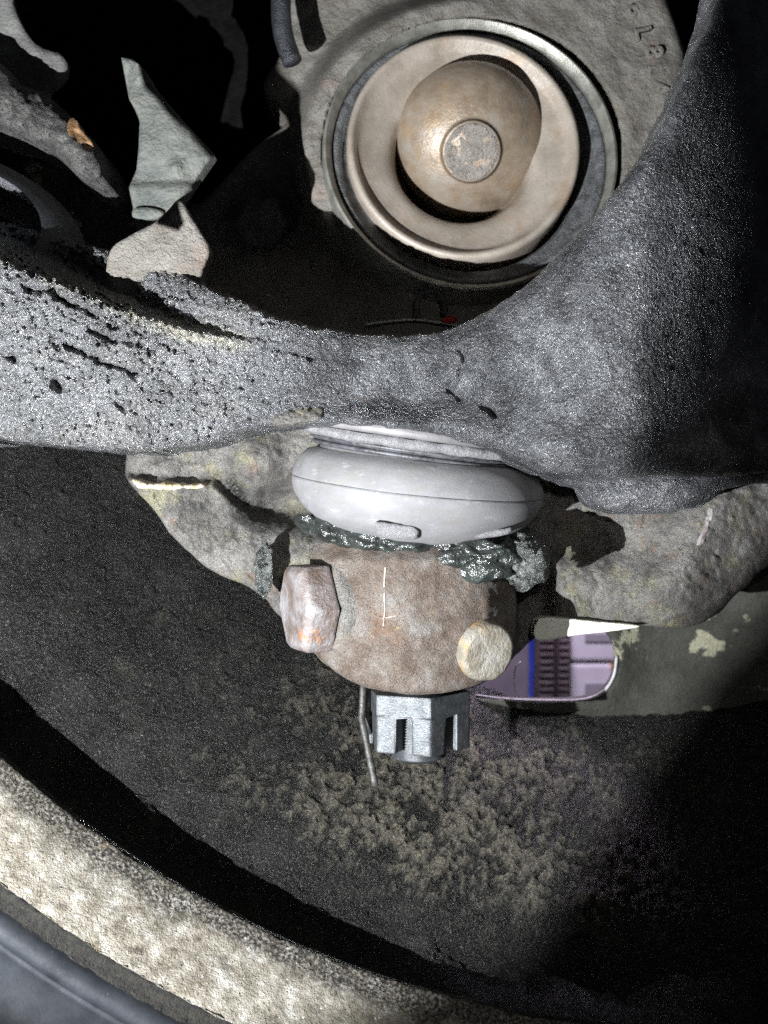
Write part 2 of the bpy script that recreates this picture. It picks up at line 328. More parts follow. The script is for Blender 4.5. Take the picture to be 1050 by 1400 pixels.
# ------------------------------------------------------------------ wheel behind and below (barrel, corroded band, disc with opening, tyre)
WC = (4.8, 7.9)
wheel = thing('wheel', (WC[0], 2.0, WC[1] - 16), 'large dark gritty wheel rim curving behind the knuckle with a corroded pale band', 'wheel')
def sweep(name, prof, m, parent, a0=165, a1=318, seg=700, disp=None):
    pr = np.array(prof, float); n = len(pr); th = np.radians(np.linspace(a0, a1, seg))
    R = pr[:, 0][:, None] + 0 * th[None]; Y = pr[:, 1][:, None] + 0 * th[None]; T = th[None] + 0 * R
    X = WC[0] + R * np.cos(T); Z = WC[1] + R * np.sin(T)
    if disp is not None:
        d = disp(X, Y, Z, R); R = R - d[0] if isinstance(d, tuple) else R - d; X = WC[0] + R * np.cos(T); Z = WC[1] + R * np.sin(T)
    P = np.stack([X, Y, Z], -1); I = np.arange(n * seg).reshape(n, seg)
    q = np.stack([I[:-1, :-1], I[:-1, 1:], I[1:, 1:], I[1:, :-1]], -1).reshape(-1, 4)
    me = raw_mesh(name, P.reshape(-1, 3), q)
    if disp is not None and isinstance(d, tuple): me.attributes.new('dust_and_shading', 'FLOAT', 'POINT').data.foreach_set('value', np.clip(d[1], 0, 1).reshape(-1).astype(np.float32))
    return link(name, me, m, parent)
def fine(prof, step):
    out = []
    P = curve(prof, 10, False) if False else np.array(prof, float)
    for a, b in zip(P[:-1], P[1:]):
        m = max(1, int(np.hypot(*(b - a)) / step))
        for j in range(m): out.append(a + (b - a) * j / m)
    out.append(P[-1]); return np.array(out)
def grit(X, Y, Z, R):
    g = .035 * fbm(X * 10, Y * 10, Z * 10, 3, 3, .6) + .03 * fbm(X * 2.5, Y * 2.5, Z * 2.5, 5, 3)
    th = np.degrees(np.arctan2(Z - WC[1], X - WC[0])) % 360
    reg = .02 + .98 * np.exp(-(((th - 254) / 15) ** 2)) * sstep(5.4, 4.6, Y) * sstep(2.2, 3.0, Y)
    n = fbm(X * 10, Y * 10, Z * 10, 21, 4, .6) * .8 + .5 * vnoise(X * 1.7, Y * 1.7, Z * 1.7, 23)
    c = np.clip(n + .75 * reg - .24, 0, 1.3)
    w_ = .14 * fbm(X * 1.4, Y * 1.4, Z * 1.4, 27, 4) * np.exp(-((Y - 2.3) / .7) ** 2)
    return (g + c * .07 * (.25 + reg)) * sstep(.8, 1.5, Y) + w_ * sstep(.9, 1.6, Y), sstep(.2, .8, c) * reg * sstep(2.2, 3.0, Y)
barrel = sweep('barrel', fine(curve([(15.3, .5), (15.30, .62), (15.5, .85), (15.68, 1.3), (15.66, 1.9), (15.3, 2.45), (14.5, 2.9), (13.5, 3.7), (12.6, 4.5), (11.85, 5.2), (11.7, 5.6)], .3, False), .04), M['rim'], wheel, disp=grit, seg=1100)
sweep('corroded_band', fine([(15.34, .7), (15.3, .5), (15.62, -.1), (15.96, -.8)], .05), M['rust_band'], wheel, disp=lambda X, Y, Z, R: (.014 * fbm(X * 6, Y * 6, Z * 6, 33, 4, .6) + .02 * fbm(X * 1.6, Y * 1.6, Z * 1.6, 37, 3), 1.6 * sstep(15.62 + .10 * fbm(X * 2, Y * 2, Z * 2, 36, 4), 15.30, R)))  # inner edge fades to black: soft shade painted into the band's colour
sweep('bead_edge', fine(curve([(15.96, -.8), (16.02, -.74), (16.14, -.78), (16.22, -.86)], .05, False), .04), M['rim_seal'], wheel, disp=lambda X, Y, Z, R: .03 * fbm(X * 8, Y * 8, Z * 8, 35, 3, .6))
ty = curve([(16.2, -.8), (16.24, -.98), (16.36, -1.06), (16.46, -1.02), (16.50, -.96), (16.54, -1.02), (16.8, -1.25), (17.2, -1.45), (17.28, -1.42), (17.33, -1.47), (17.9, -1.6), (18.8, -1.5), (19.6, -.6), (19.9, 1.0), (19.6, 3)], .08, False)
sweep('tyre', ty, M['tyre'], wheel, seg=300)
# wheel disc with a hand hole
hole = curve([(640, 880), (700, 852), (760, 850), (815, 858), (836, 872), (843, 895), (840, 922), (825, 945), (795, 955), (740, 957), (680, 955), (640, 950)], 5)
dk = (DC + 5.3) / DC
cx0, cy0 = 525 + WC[0] * 100 / dk, 700 - WC[1] * 100 / dk
ang = np.radians(np.linspace(100, 60 - 0, 2))
arc = [(cx0 + 11.9 * 100 / dk * math.cos(t), cy0 + 11.9 * 100 / dk * math.sin(t)) for t in np.radians(np.linspace(35, 175, 90))]
def ydisc(X, Y, D):
    dh = -poly_sd(X, Y, hole)[0]
    y = 5.3 - .22 * np.exp(-(np.clip(dh, 0, 999) / 26) ** 2)
    y = y - .9 * sstep(880, 1060, X) * sstep(960, 760, Y)
    return y + .02 * fbm(X / 25, Y / 25, 0, 61, 4)
relief('disc', arc, ydisc, M['disc'], wheel, cell=5, thick=.25, edge=.06, holes=[hole])
tube('opening_lip', [at(x, y, 5.05) for x, y in curve([(650, 951), (690, 956), (740, 958), (795, 957), (824, 946), (839, 924), (843, 897)], 6, False)], .028, M['wire'], wheel, 8)
tube('opening_strand', [at(x, y, 5.2) for x, y in curve([(706, 955), (703, 930), (705, 912), (712, 905)], 4, False)], .015, M['wire'], wheel, 6)

# ------------------------------------------------------------------ garage seen through the opening
GY = 22.0
wl = box('garage_wall', (-30, 34, -26), (44, 35, 30), M['wall'], None, 0); tag(wl, None, None, kind='structure')
fl = box('garage_floor', (-30, 8, -26.5), (44, 34, -26), M['wall'], None, 0); tag(fl, None, None, kind='structure')
cab = thing('drawer_cabinet', at(850, 1010, GY), 'white two drawer cabinet seen through the opening in the wheel', 'cabinet')
def pbox(name, x0, y0, x1, y1, y, dep, m, parent, bevel=.05):
    a = at(x0, y1, y); b = at(x1, y0, y); return box(name, (a.x, y, a.z), (b.x, y + dep, b.z), m, parent, bevel)
pbox('carcass', 778, 800, 930, 1010, GY + .4, 4, M['shade_panel'], cab)
for (a, b) in ((840, 904), (908, 992)):
    d = pbox('drawer', 780, a, 925, b, GY, .38, M['white'], cab, .12)
    pbox('recess', 800, a + 26, 915, b - 26, GY - .05, .1, M['shade_panel'], d, .02)
pbox('catch', 836, 908, 842, 916, GY - .15, .15, M['orange'], cab, .01)
for i, (x0, x1, lab) in enumerate(((736, 758, 'brown ribbed tyre standing beside the blue stripe, seen through the wheel'), (763, 779, 'narrow ribbed tyre standing against the white drawer cabinet, seen through the wheel'))):
    a = at((x0 + x1) / 2, 900, GY - 1 + i * .4); k = (DC + a.y) / DC
    tt = thing('ribbed_tyre', (a.x, a.y, a.z - 5), lab, 'tyre', 'tyres stored in the garage')
    wd = (x1 - x0) / 200 * k
    prof = [(4.6, -wd), (5.2, -wd * .98), (5.5, -wd * .6), (5.56, 0), (5.5, wd * .6), (5.2, wd * .98), (4.6, wd)]
    lathe('carcass', prof, (a.x, a.y + 5.5, a.z), (1, 0, 0), M['tread'], tt, 96)
    for j in range(60):
        t = math.radians(180 + 2.6 * (j - 30))
        c = Vector((a.x, a.y + 5.5 + 5.56 * math.cos(t), a.z + 5.56 * math.sin(t)))
        bm = bmesh.new(); bmesh.ops.create_cube(bm, size=1)
        for v in bm.verts: v.co = Vector((v.co.x * wd * 1.7, v.co.y * .24, v.co.z * .13 + abs(v.co.x) * .3))
        bmesh.ops.rotate(bm, verts=bm.verts, matrix=Matrix.Rotation(t - math.pi, 3, 'X'))
        bmesh.ops.translate(bm, verts=bm.verts, vec=c)
        bm_obj('tread_rib', bm, M['tread'], tt, .03)
pan = thing('wall_panel', at(715, 1000, GY + 1.5), 'mauve panel with one blue upright stripe, seen through the wheel', 'panel')
pbox('board', 640, 800, 760, 1020, GY + 1.5, .3, M['panel'], pan)
pbox('stripe', 723, 800, 733, 1020, GY + 1.42, .08, M['blue'], pan, .01)

# ------------------------------------------------------------------ background: shield, bracket, hub housing
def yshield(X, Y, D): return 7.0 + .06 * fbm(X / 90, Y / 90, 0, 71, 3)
tag(relief('dust_shield', [(-260, -260), (1300, -260), (1300, 420), (560, 560), (-260, 480)], yshield, M['shade_black'], None, cell=14, thick=.12, edge=.1),
    'plain sheet metal shield coloured black as shade, farthest back, behind the cast housing', 'shield')
tag(relief('splash_plate', curve([(-300, -300), (30, -120), (16, -20), (28, 30), (52, 62), (82, 74), (92, 88), (88, 106), (66, 126), (30, 150), (-300, 160)], 6), lambda X, Y, D: 2.2 + .08 * fbm(X / 50, Y / 50, 0, 75, 3), M['shield'], None, cell=5, thick=.12, edge=.08),
    'scuffed grey plate with a rounded corner above the rod end at upper left', 'plate')
bk = thing('mounting_bracket', at(230, 330, 1.8), 'greenish grey sheet bracket with a seam between the rod end and the housing', 'bracket')
def ybr(X, Y, D):
    y = 1.8 - .12 * sstep(248, 256, Y) + .05 * fbm(X / 40, Y / 40, 0, 73, 3)
    d, s = seg_dist(X, Y, [(186, 90), (172, 125)]); y = y + .12 * np.exp(-(d / 3) ** 2)
    d = np.hypot(X - 240, Y - 228); y = y - .12 * np.exp(-(d / 10) ** 2)
    return y
relief('plate', jitter(np.array([(166, 78), (180, 80), (198, 96), (218, 126), (254, 170), (293, 211), (270, 245), (244, 280), (240, 340), (190, 340), (184, 300), (182, 285), (175, 256), (186, 232), (190, 200), (191, 165), (184, 148), (177, 136), (172, 110)]), 1.5, .05, 61), ybr, M['bracket'], bk, cell=4, thick=.25, edge=.06)  # outline cut to the lit patch, so the shade's edge is in the shape
relief('lower_lip', curve([(182, 286), (205, 284), (224, 290), (214, 299), (185, 300)], 4), lambda X, Y, D: 1.55 + 0 * X, M['bracket'], bk, cell=3, thick=.15, edge=.05)

relief('lit_patch_plate', curve([(150, 345), (178, 322), (212, 304), (240, 277), (250, 276), (262, 296), (286, 338), (282, 360), (276, 382), (290, 440), (200, 440), (150, 400)], 5), lambda X, Y, D: -.15 + .003 * (Y - 300) * 0 + .03 * fbm(X / 40, Y / 40, 0, 77, 3), M['house'], bk, cell=4, thick=.25, edge=.06)  # lit patch of the housing shaped as a separate plate

hh = thing('hub_housing', at(640, 420, 3.6), 'large grey cast housing round the tan steel cup, with raised characters on its edge', 'housing')
hub_o = at(643, 211, 3.0); hax = Vector((.05, -.97, .17)).normalized()
def yhouse(X, Y, D):
    d = np.hypot((X - 645) / 1.0, (Y - 205) * 1.13)
    y = 3.08 + 1.12 * sstep(226, 256, d) * sstep(640, 480, X + .3 * (Y - 200))
    y = y + .06 * fbm(X / 60, Y / 60, 0, 81, 4) + .02 * fbm(X / 12, Y / 12, 0, 83, 3)
    y = y + 1.4 * sstep(205, 200, d)
    return y
relief('casting', curve([(150, 340), (250, 300), (345, 205), (392, 165), (360, 120), (388, 62), (404, -60), (560, -180), (800, -160), (890, -60), (915, 10), (938, 85), (930, 150), (960, 330), (900, 480), (640, 540), (380, 520), (230, 450)], 10), yhouse, M['house'], hh, cell=4, thick=1.0, edge=.15)
# rings, cup and ball share the housing's axis
lathe('snap_ring', [(2.33, .02), (2.36, .08), (2.43, .15), (2.47, .13), (2.49, .02), (2.49, -.8), (2.33, -.5), (2.33, .02)], hub_o, hax, M['snap'], hh, 160, sharp=40)
lathe('seal', [(1.9, -.45), (2.0, -.22), (2.16, -.20), (2.20, -.06), (2.28, -.02), (2.33, -.06), (2.34, -.4)], hub_o, hax, M['seal'], hh, 160)
cax = Vector((.05, -.985, .10)).normalized()
cup = lathe('cup', [(.9, -.95), (1.08, -.62), (1.14, -.30), (1.21, -.08), (1.29, .0), (1.38, .03), (1.52, .07), (1.70, .10), (1.79, .16), (1.84, .26), (1.90, .30), (1.955, .26), (1.97, .15), (1.97, -.5)], at(632, 209, 3.16), cax, M['cup'], hh, 160)
bo = at(641, 194, 3.60)
bax = Vector((-.02, -.82, -.52)).normalized()
prof = [(.0, .815), (.40, .815), (.46, .81), (.51, .80)] + [(1.29 * math.sin(t), .86 * math.cos(t)) for t in np.linspace(math.radians(22), math.radians(160), 44)]
ball = lathe('ball_stud', prof, bo, bax, M['dome'], hh, 128, noise=lambda R, H, T: (R + .012 * fbm(np.cos(T) * 3, np.sin(T) * 3, H * 3, 8, 4) * (R > .53), H))
lathe('stud_face', [(0, .82), (.1, .83), (.2, .818), (.34, .82), (.39, .837), (.44, .837), (.48, .78)], bo, bax, M['face'], ball, 64,
      noise=lambda R, H, T: (R, H + .02 * fbm(np.cos(T) * R * 6, np.sin(T) * R * 6, 1, 4, 3)))
# raised characters on the housing
for ch, (px, py), rot in zip('8L8LA', ((868, 14), (878, 46), (893, 72), (896, 98), (902, 122)), (-70, -76, -82, -90, -96)):
    cu = bpy.data.curves.new('character', 'FONT'); cu.body = ch; cu.size = .40; cu.extrude = .03; cu.bevel_depth = .014; cu.align_x = 'CENTER'; cu.align_y = 'CENTER'
    tmp = bpy.data.objects.new('character', cu); col.objects.link(tmp); bpy.context.view_layer.update()
    me = bpy.data.meshes.new_from_object(tmp.evaluated_get(bpy.context.evaluated_depsgraph_get())); bpy.data.objects.remove(tmp)
    me.materials.clear(); o = link('character', me, M['house'])
    o.parent = hh; o.matrix_parent_inverse = Matrix.Translation(-hh.location)
    o.location = at(px, py, 3.055); o.rotation_euler = (math.pi / 2, math.radians(-rot), 0)
# bolt in the housing's shade
def hexhead(origin, axis, r, h, m, parent, name='head', spin=0, bevel=.05, rough=0):
    u, v, a = basis(axis); bm = bmesh.new(); rings = []
    for hh_, rr in ((0, r), (h * .82, r), (h, r * .84)):
        rings.append([bm.verts.new(Vector(origin) + a * hh_ + (u * math.cos(t) + v * math.sin(t)) * rr) for t in [spin + i * math.pi / 3 for i in range(6)]])
    for p, q in zip(rings[:-1], rings[1:]):
        for i in range(6): bm.faces.new((p[i], p[(i + 1) % 6], q[(i + 1) % 6], q[i]))
    bm.faces.new(rings[-1]); bm.faces.new(rings[0][::-1])
    bmesh.ops.recalc_face_normals(bm, faces=bm.faces)
    if rough:
        bmesh.ops.bevel(bm, geom=list(bm.edges), offset=bevel, segments=2, affect='EDGES', profile=.5)
        bmesh.ops.triangulate(bm, faces=bm.faces); bmesh.ops.subdivide_edges(bm, edges=[e for e in bm.edges if e.calc_length() > .1], cuts=6, use_grid_fill=True)
        P = np.array([v.co[:] for v in bm.verts]) * 3; d = fbm(P[:, 0], P[:, 1], P[:, 2], 66, 4, .55) * rough
        bm.normal_update()
        for v, q in zip(bm.verts, d): v.co += v.normal * q
        o = bm_obj(name, bm, m, parent, 0, True); o.data.set_sharp_from_angle(angle=math.radians(24)); return o
    return bm_obj(name, bm, m, parent, bevel)
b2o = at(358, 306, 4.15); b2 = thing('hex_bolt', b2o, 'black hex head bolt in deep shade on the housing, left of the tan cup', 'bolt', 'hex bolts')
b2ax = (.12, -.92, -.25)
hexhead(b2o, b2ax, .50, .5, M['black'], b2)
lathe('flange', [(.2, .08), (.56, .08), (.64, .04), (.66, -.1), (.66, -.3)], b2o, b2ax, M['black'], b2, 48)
# hose at the top
tag(tube('brake_hose', [at(x, y, 3.2) for x, y in curve([(398, -160), (388, -40), (384, 10), (388, 50), (400, 85)], 6, False)], .17, M['rubber'], None, 16), 'bluish black hose hanging at the top edge, left of the housing', 'hose')
# clip with a red end low in the housing's shade
cl = thing('wire_clip', at(588, 425, 2.6), 'small dark wire clip with a red end just above the lip of the arm', 'clip')
tube('loop', [at(x, y, 2.6) for x, y in curve([(570, 436), (571, 412), (580, 400), (596, 398), (606, 410), (608, 430)], 3, False)], .05, M['black'], cl, 8)
tube('wire', [at(x, y, 2.55) for x, y in curve([(500, 443), (560, 437), (604, 441), (640, 448)], 6, False)], .018, M['wire'], cl, 6)
blob('cap', at(614, 437, 2.5), (.12, .1, .06), M['red'], cl, .15, 2, 5, 3)

# ------------------------------------------------------------------ rod end at the upper left
rd = thing('rod_end', at(-20, 330, 1.4), 'black crusty rod end with a rust patch over a glossy rubber boot at upper left', 'rod end')
def yrod(X, Y, D):
    d, s = seg_dist(X, Y, [(-200, 60), (0, 150), (100, 215), (150, 260)])
    y = .95 + .55 * (np.clip(d, 0, 80) / 70) ** 2 + .07 * fbm(X / 22, Y / 22, 0, 91, 5, .6)
    return y
relief('arm', jitter(curve([(-200, 0), (-80, 36), (0, 86), (30, 112), (64, 130), (98, 158), (122, 188), (140, 215), (141, 232), (132, 247), (116, 240), (92, 222), (60, 200), (30, 186), (0, 172), (-80, 150), (-200, 140)], 6), 3, .03, 4), yrod, M['rod'], rd, cell=3, thick=1.2, edge=.3)
relief('rust_patch', jitter(curve([(92, 172), (100, 162), (112, 175), (124, 192), (126, 200), (114, 197), (102, 201), (94, 192)], 4), 2, .06, 9), lambda X, Y, D: yrod(X, Y, D) + .03, M['rod_rust'], rd, cell=2.5, thick=.15, edge=.03)
bo_ = at(-46, 334, .45)
rax = Vector((.45, -.72, .52)).normalized()
lathe('rubber_boot', [(.9, .62), (1.2, .58), (1.34, .48), (1.38, .40), (1.36, .30), (1.46, .26), (1.62, .24), (1.70, .12), (1.68, -.02), (1.58, -.10), (1.52, -.16), (1.60, -.22), (1.72, -.32), (1.74, -.5), (1.6, -.7)], bo_, rax, M['rubber'], rd, 128)

# ------------------------------------------------------------------ steering knuckle
kn = thing('steering_knuckle', at(560, 950, 1.0), 'rusty grey cast steering knuckle under the grey boot, round boss at its lower right', 'steering knuckle')
AX = 1.0
def ykn(X, Y, D):
    # web to the left and right
    y = 1.5 - .35 * sstep(300, 200, X) - .25 * sstep(700, 1050, X)
    # left flange: ledge line and pocket under the boot
    d, s = seg_dist(X, Y, [(160, 655), (200, 662), (290, 665), (320, 690), (350, 712), (430, 722)])
    up = np.where(s > 0, d, -d)
    y = y + .30 * sstep(-6, 14, up) * sstep(440, 380, X) - .10 * np.exp(-(d / 7) ** 2) * sstep(330, 290, X)
    y = y + .9 * np.exp(-(((X - 395) / 72) ** 2 + ((Y - 690) / 34) ** 2)) - .6 * np.exp(-(((X - 352) / 48) ** 2 + ((Y - 632) / 42) ** 2))
    # right: rib, hollow under the arm, thick lower rim
    y = y - .15 * np.exp(-(((Y - 812 + (X - 760) * .02) / 42) ** 2)) * sstep(740, 770, X) * sstep(1080, 900, X)
    y = y + .5 * np.exp(-(((X - 800) / 75) ** 2 + ((Y - 745) / 24) ** 2))
    y = y - .5 * np.exp(-(((X - 965 + (Y - 720) * .55) / 46) ** 2)) * sstep(640, 700, Y) * sstep(860, 800, Y)
    y = y + .8 * sstep(690, 712, X) * sstep(770, 735, X) * sstep(760, 800, Y)
    n = .04 * fbm(X / 16, Y / 16, 0, 101, 5, .6) + .018 * fbm(X / 5.5, Y / 5.5, 0, 103, 2)
    return y + n
kout = curve([(172, 560), (172, 620), (172, 648), (182, 666), (206, 692), (235, 732), (266, 762), (300, 786), (332, 800), (356, 814), (380, 840), (410, 872), (432, 895), (452, 912), (480, 930), (520, 944), (562, 949), (610, 946), (655, 935), (688, 915), (706, 896), (735, 868), (742, 851), (760, 849), (815, 853), (880, 856), (935, 858), (980, 838), (1020, 802), (1060, 768), (1200, 680), (1200, 540), (900, 520), (500, 520), (300, 530)], 6)
def kn_dark_tint(X, Y, D):  # black tint along the pocket line, patchy beside it
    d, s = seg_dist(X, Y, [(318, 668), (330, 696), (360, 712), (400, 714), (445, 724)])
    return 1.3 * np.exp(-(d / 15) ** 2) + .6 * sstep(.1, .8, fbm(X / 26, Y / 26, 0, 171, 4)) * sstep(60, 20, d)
relief('casting', jitter(kout, 2, .05, 12), ykn, M['knuckle'], kn, cell=3, thick=.7, edge=.14, dust_and_shading=kn_dark_tint)

def ybar(X, Y, D):                             # the barrel round the ball joint's stud
    xx = (X - 562) / 100
    y = AX + .15 - np.sqrt(np.clip(1.50 ** 2 - xx * xx, .01, 9))
    y = y - .10 * sstep(500, 440, X) * sstep(780, 800, Y) + .25 * sstep(770, 745, Y)
    y = y - .06 * np.exp(-((np.hypot(X - 545, Y - 900) / 60) ** 2)) - .14 * np.exp(-(((X - 661) / 40) ** 2 + ((Y - 850) / 60) ** 2))
    return y + .022 * fbm(X / 18, Y / 18, 0, 111, 5, .6)
bar_out = curve([(424, 800), (428, 750), (470, 738), (560, 738), (650, 742), (700, 752), (706, 810), (704, 860), (697, 892), (685, 916), (655, 935), (610, 946), (562, 950), (510, 942), (470, 926), (445, 906), (430, 888), (422, 850)], 5)
relief('clamp_barrel', jitter(bar_out, 1.5, .05, 14), ybar, M['barrel'], kn, cell=3, thick=1.3, edge=.12)
ba = Vector((.38, -.90, -.12)).normalized()
lathe('round_boss', [(0, .29), (.2, .295), (.33, .295), (.375, .28), (.395, .24), (.41, .15), (.43, -.5)], at(655, 886, .02) , ba, M['boss'], kn, 64,
      noise=lambda R, H, T: (R * (1 + .03 * fbm(np.cos(T) * 2, np.sin(T) * 2, R * 3, 5, 3)), H + .012 * fbm(np.cos(T) * R * 9, np.sin(T) * R * 9, 1, 6, 3)))
relief('paint_streak', jitter(curve([(182, 656), (194, 655), (214, 659), (240, 659), (262, 661), (281, 661), (280, 666), (258, 668), (232, 668), (206, 669), (190, 667)], 4), 2.5, .12, 31), lambda X, Y, D: ykn(X, Y, D + 99) - .035, M['cream_paint'], kn, cell=2.5, thick=.15, edge=.02)
def strip(name, pts, wpx, yf, m, parent, lift=.02):
    c = curve(pts, 4, False); t = np.gradient(c, axis=0); t /= np.linalg.norm(t, axis=1)[:, None] + 1e-9; n = np.stack([-t[:, 1], t[:, 0]], -1)
    wv = wpx * (1 + .5 * fbm(c[:, 0] / 7, c[:, 1] / 7, 0, 51, 3))[:, None]
    return relief(name, np.concatenate([c + n * wv, (c - n * wv)[::-1]]), lambda X, Y, D: yf(X, Y, D + 99) - lift, m, parent, cell=1.6, thick=.06, edge=.01)
relief('cream_edge', curve([(735, 848), (760, 845), (815, 850), (874, 856), (836, 863), (790, 868), (735, 875)], 4), lambda X, Y, D: 1.15 + .0 * X, M['rim_edge'], kn, cell=2, thick=.3, edge=.02)
strip('scribe_mark', [(527, 776), (525, 800), (526, 832), (524, 856)], .8, ybar, M['scratch'], kn)
strip('scribe_mark', [(522, 846), (532, 844), (542, 842)], .7, ybar, M['scratch'], kn)
strip('chalk_mark', [(972, 694), (968, 712), (962, 730), (956, 746)], 4, ykn, M['bolt'], kn, .015)
# pinch bolt at the left of the barrel
po = at(430, 830, .30); pb = thing('hex_bolt', po, 'worn rusty hex head bolt at the left side of the knuckle barrel', 'bolt', 'hex bolts')
pax = Vector((-.91, -.41, -.03)).normalized()
hexhead(po - pax * .12, pax, .68, .46, M['bolt'], pb, spin=.02, bevel=.035, rough=.010)
lathe('washer', [(.3, .06), (.60, .06), (.66, .02), (.68, -.05), (.68, -.3)], po - pax * .20, pax, M['knuckle'], pb, 64)

# ------------------------------------------------------------------ ball joint: boot, rings, stud; castle nut; cotter pin
bj = thing('ball_joint', at(570, 740, AX), 'pale grey rubber ball joint boot with a fine seam between the arm and the knuckle', 'ball joint')
bc = at(570, 664, AX); bax2 = Vector((.096, -.10, .99)).normalized()
k1 = (DC + AX) / DC
bprof = [(1.36, .50), (1.34, .45), (1.40, .40), (1.52, .365), (1.62, .27), (1.69, .13), (1.71, .03), (1.71, .015), (1.69, .008), (1.708, -.004), (1.71, -.02), (1.70, -.10), (1.65, -.23), (1.55, -.37), (1.41, -.50), (1.24, -.60), (1.08, -.655), (.96, -.68)]
def bn(R, H, T):
    n = fbm(np.cos(T) * 1.3, np.sin(T) * 1.3, H * 2, 7, 3)
    return (R * (1 + .008 * n)) * k1, (H + .012 * n) * k1
def smooth_prof(p, step=.03): return curve(p, step, False)
lathe('boot', bprof, bc, bax2, M['boot'], bj, 200, noise=bn)
lathe('seam', [(1.70, .018), (1.714, .013), (1.714, .004), (1.70, .0)], bc, bax2, M['groove'], bj, 200, noise=bn)
lathe('boot_foot', [(1.02, -.66), (1.0, -.72), (1.05, -.76), (1.06, -.86), (1.0, -.90), (.8, -.92)], bc, bax2, M['boot_lip'], bj, 128, noise=lambda R, H, T: (R * k1, (H + .012 * fbm(np.cos(T) * 4, np.sin(T) * 4, 0, 15, 3)) * k1))
rc = bc + Vector((-.06, 0, 0)); rax2 = Vector((.135, -.10, .98)).normalized()
lathe('garter_spring', [(1.36, .40), (1.42, .415), (1.46, .44), (1.42, .465), (1.38, .47), (1.44, .485), (1.48, .51), (1.44, .535), (1.36, .54)], rc, rax2, M['groove'], bj, 160, noise=lambda R, H, T: (R * k1, H * k1))
lathe('boot_collar', [(1.36, .52), (1.52, .535), (1.585, .56), (1.60, .61), (1.57, .655), (1.40, .67)], rc, rax2, M['boot_lip'], bj, 200, noise=lambda R, H, T: (R * (1 + .02 * fbm(np.cos(T) * 9, np.sin(T) * 9, H * 5, 9, 4)) * k1, (H + .012 * fbm(np.cos(T) * 12, np.sin(T) * 12, H * 4, 10, 3)) * k1))
lathe('retaining_ring', [(1.3, .66), (1.62, .665), (1.655, .69), (1.66, .76), (1.63, .80), (1.2, .88), (.4, .92)], rc + Vector((-.02, 0, 0)), rax2, M['ring'], bj, 200, noise=lambda R, H, T: (R * k1, H * k1))
relief('boot_tab', jitter(curve([(513, 714), (540, 716), (570, 722), (572, 730), (566, 738), (545, 737), (520, 732), (514, 724)], 4), 1.5, .1, 41), lambda X, Y, D: -.70 + .0 * X + (Y - 714) * .006, M['boot_lip'], bj, cell=2, thick=.25, edge=.06)
relief('boot_tab', jitter(curve([(640, 728), (662, 726), (690, 722), (700, 722), (694, 730), (668, 735), (646, 735)], 4), 1, .1, 43), lambda X, Y, D: -.28 + .0 * X, M['boot_lip'], bj, cell=2, thick=.3, edge=.05)
nz = at(570, 950, AX)
nax = Vector((.02, -.03, -1)).normalized()
lathe('stud', sum([[(.37, .04 * i), (.42, .04 * i + .02)] for i in range(0, 26)], [(.37, -.3)]) + [(.36, 1.06), (.28, 1.10), (0, 1.10)], nz + Vector((0, 0, .15)), nax, M['nut'], bj, 48)
# castle nut: six towers with slots between them, opening downwards
nut = bmesh.new()
u, v, a = Vector((1, 0, 0)), Vector((0, -1, 0)), Vector((0, 0, -1))
phi = math.radians(78); s_ = .80
ro, ri = s_, .44
def hexp(t):                                   # radius of the hexagon at angle t
    q = (t - phi) % (math.pi / 3); return ro * math.cos(math.pi / 6) / math.cos(q - math.pi / 6)
sl = .125
def slab(angles, z0, z1):
    o_, i_ = [], []
    for z in (z0, z1):
        o_.append([nut.verts.new(u * math.cos(t) * hexp(t) + v * math.sin(t) * hexp(t) + a * z) for t in angles])
        i_.append([nut.verts.new(u * math.cos(t) * ri + v * math.sin(t) * ri + a * z) for t in angles])
    n = len(angles)
    for j in range(n - 1):
        nut.faces.new((o_[0][j], o_[0][j + 1], o_[1][j + 1], o_[1][j])); nut.faces.new((i_[0][j + 1], i_[0][j], i_[1][j], i_[1][j + 1]))
        nut.faces.new((o_[1][j], o_[1][j + 1], i_[1][j + 1], i_[1][j])); nut.faces.new((o_[0][j + 1], o_[0][j], i_[0][j], i_[0][j + 1]))
    if abs(angles[-1] - angles[0] - 2 * math.pi) > 1e-6:
        nut.faces.new((o_[0][0], o_[1][0], i_[1][0], i_[0][0])); nut.faces.new((o_[1][-1], o_[0][-1], i_[0][-1], i_[1][-1]))
full = []
for f in range(6):
    c0 = phi + f * math.pi / 3; m_ = c0 + math.pi / 6; h = sl / (ro * math.cos(math.pi / 6))
    full += [c0, m_ - h, m_ + h]
slab(full + [full[0] + 2 * math.pi], -.1, .20)
for f in range(6):
    c0 = phi + f * math.pi / 3; m0 = c0 - math.pi / 6; m1 = c0 + math.pi / 6; h = sl / (ro * math.cos(math.pi / 6))
    slab([m0 + h, c0 - .02, c0 + .02, m1 - h], .20, .72)
bmesh.ops.remove_doubles(nut, verts=nut.verts, dist=1e-4)
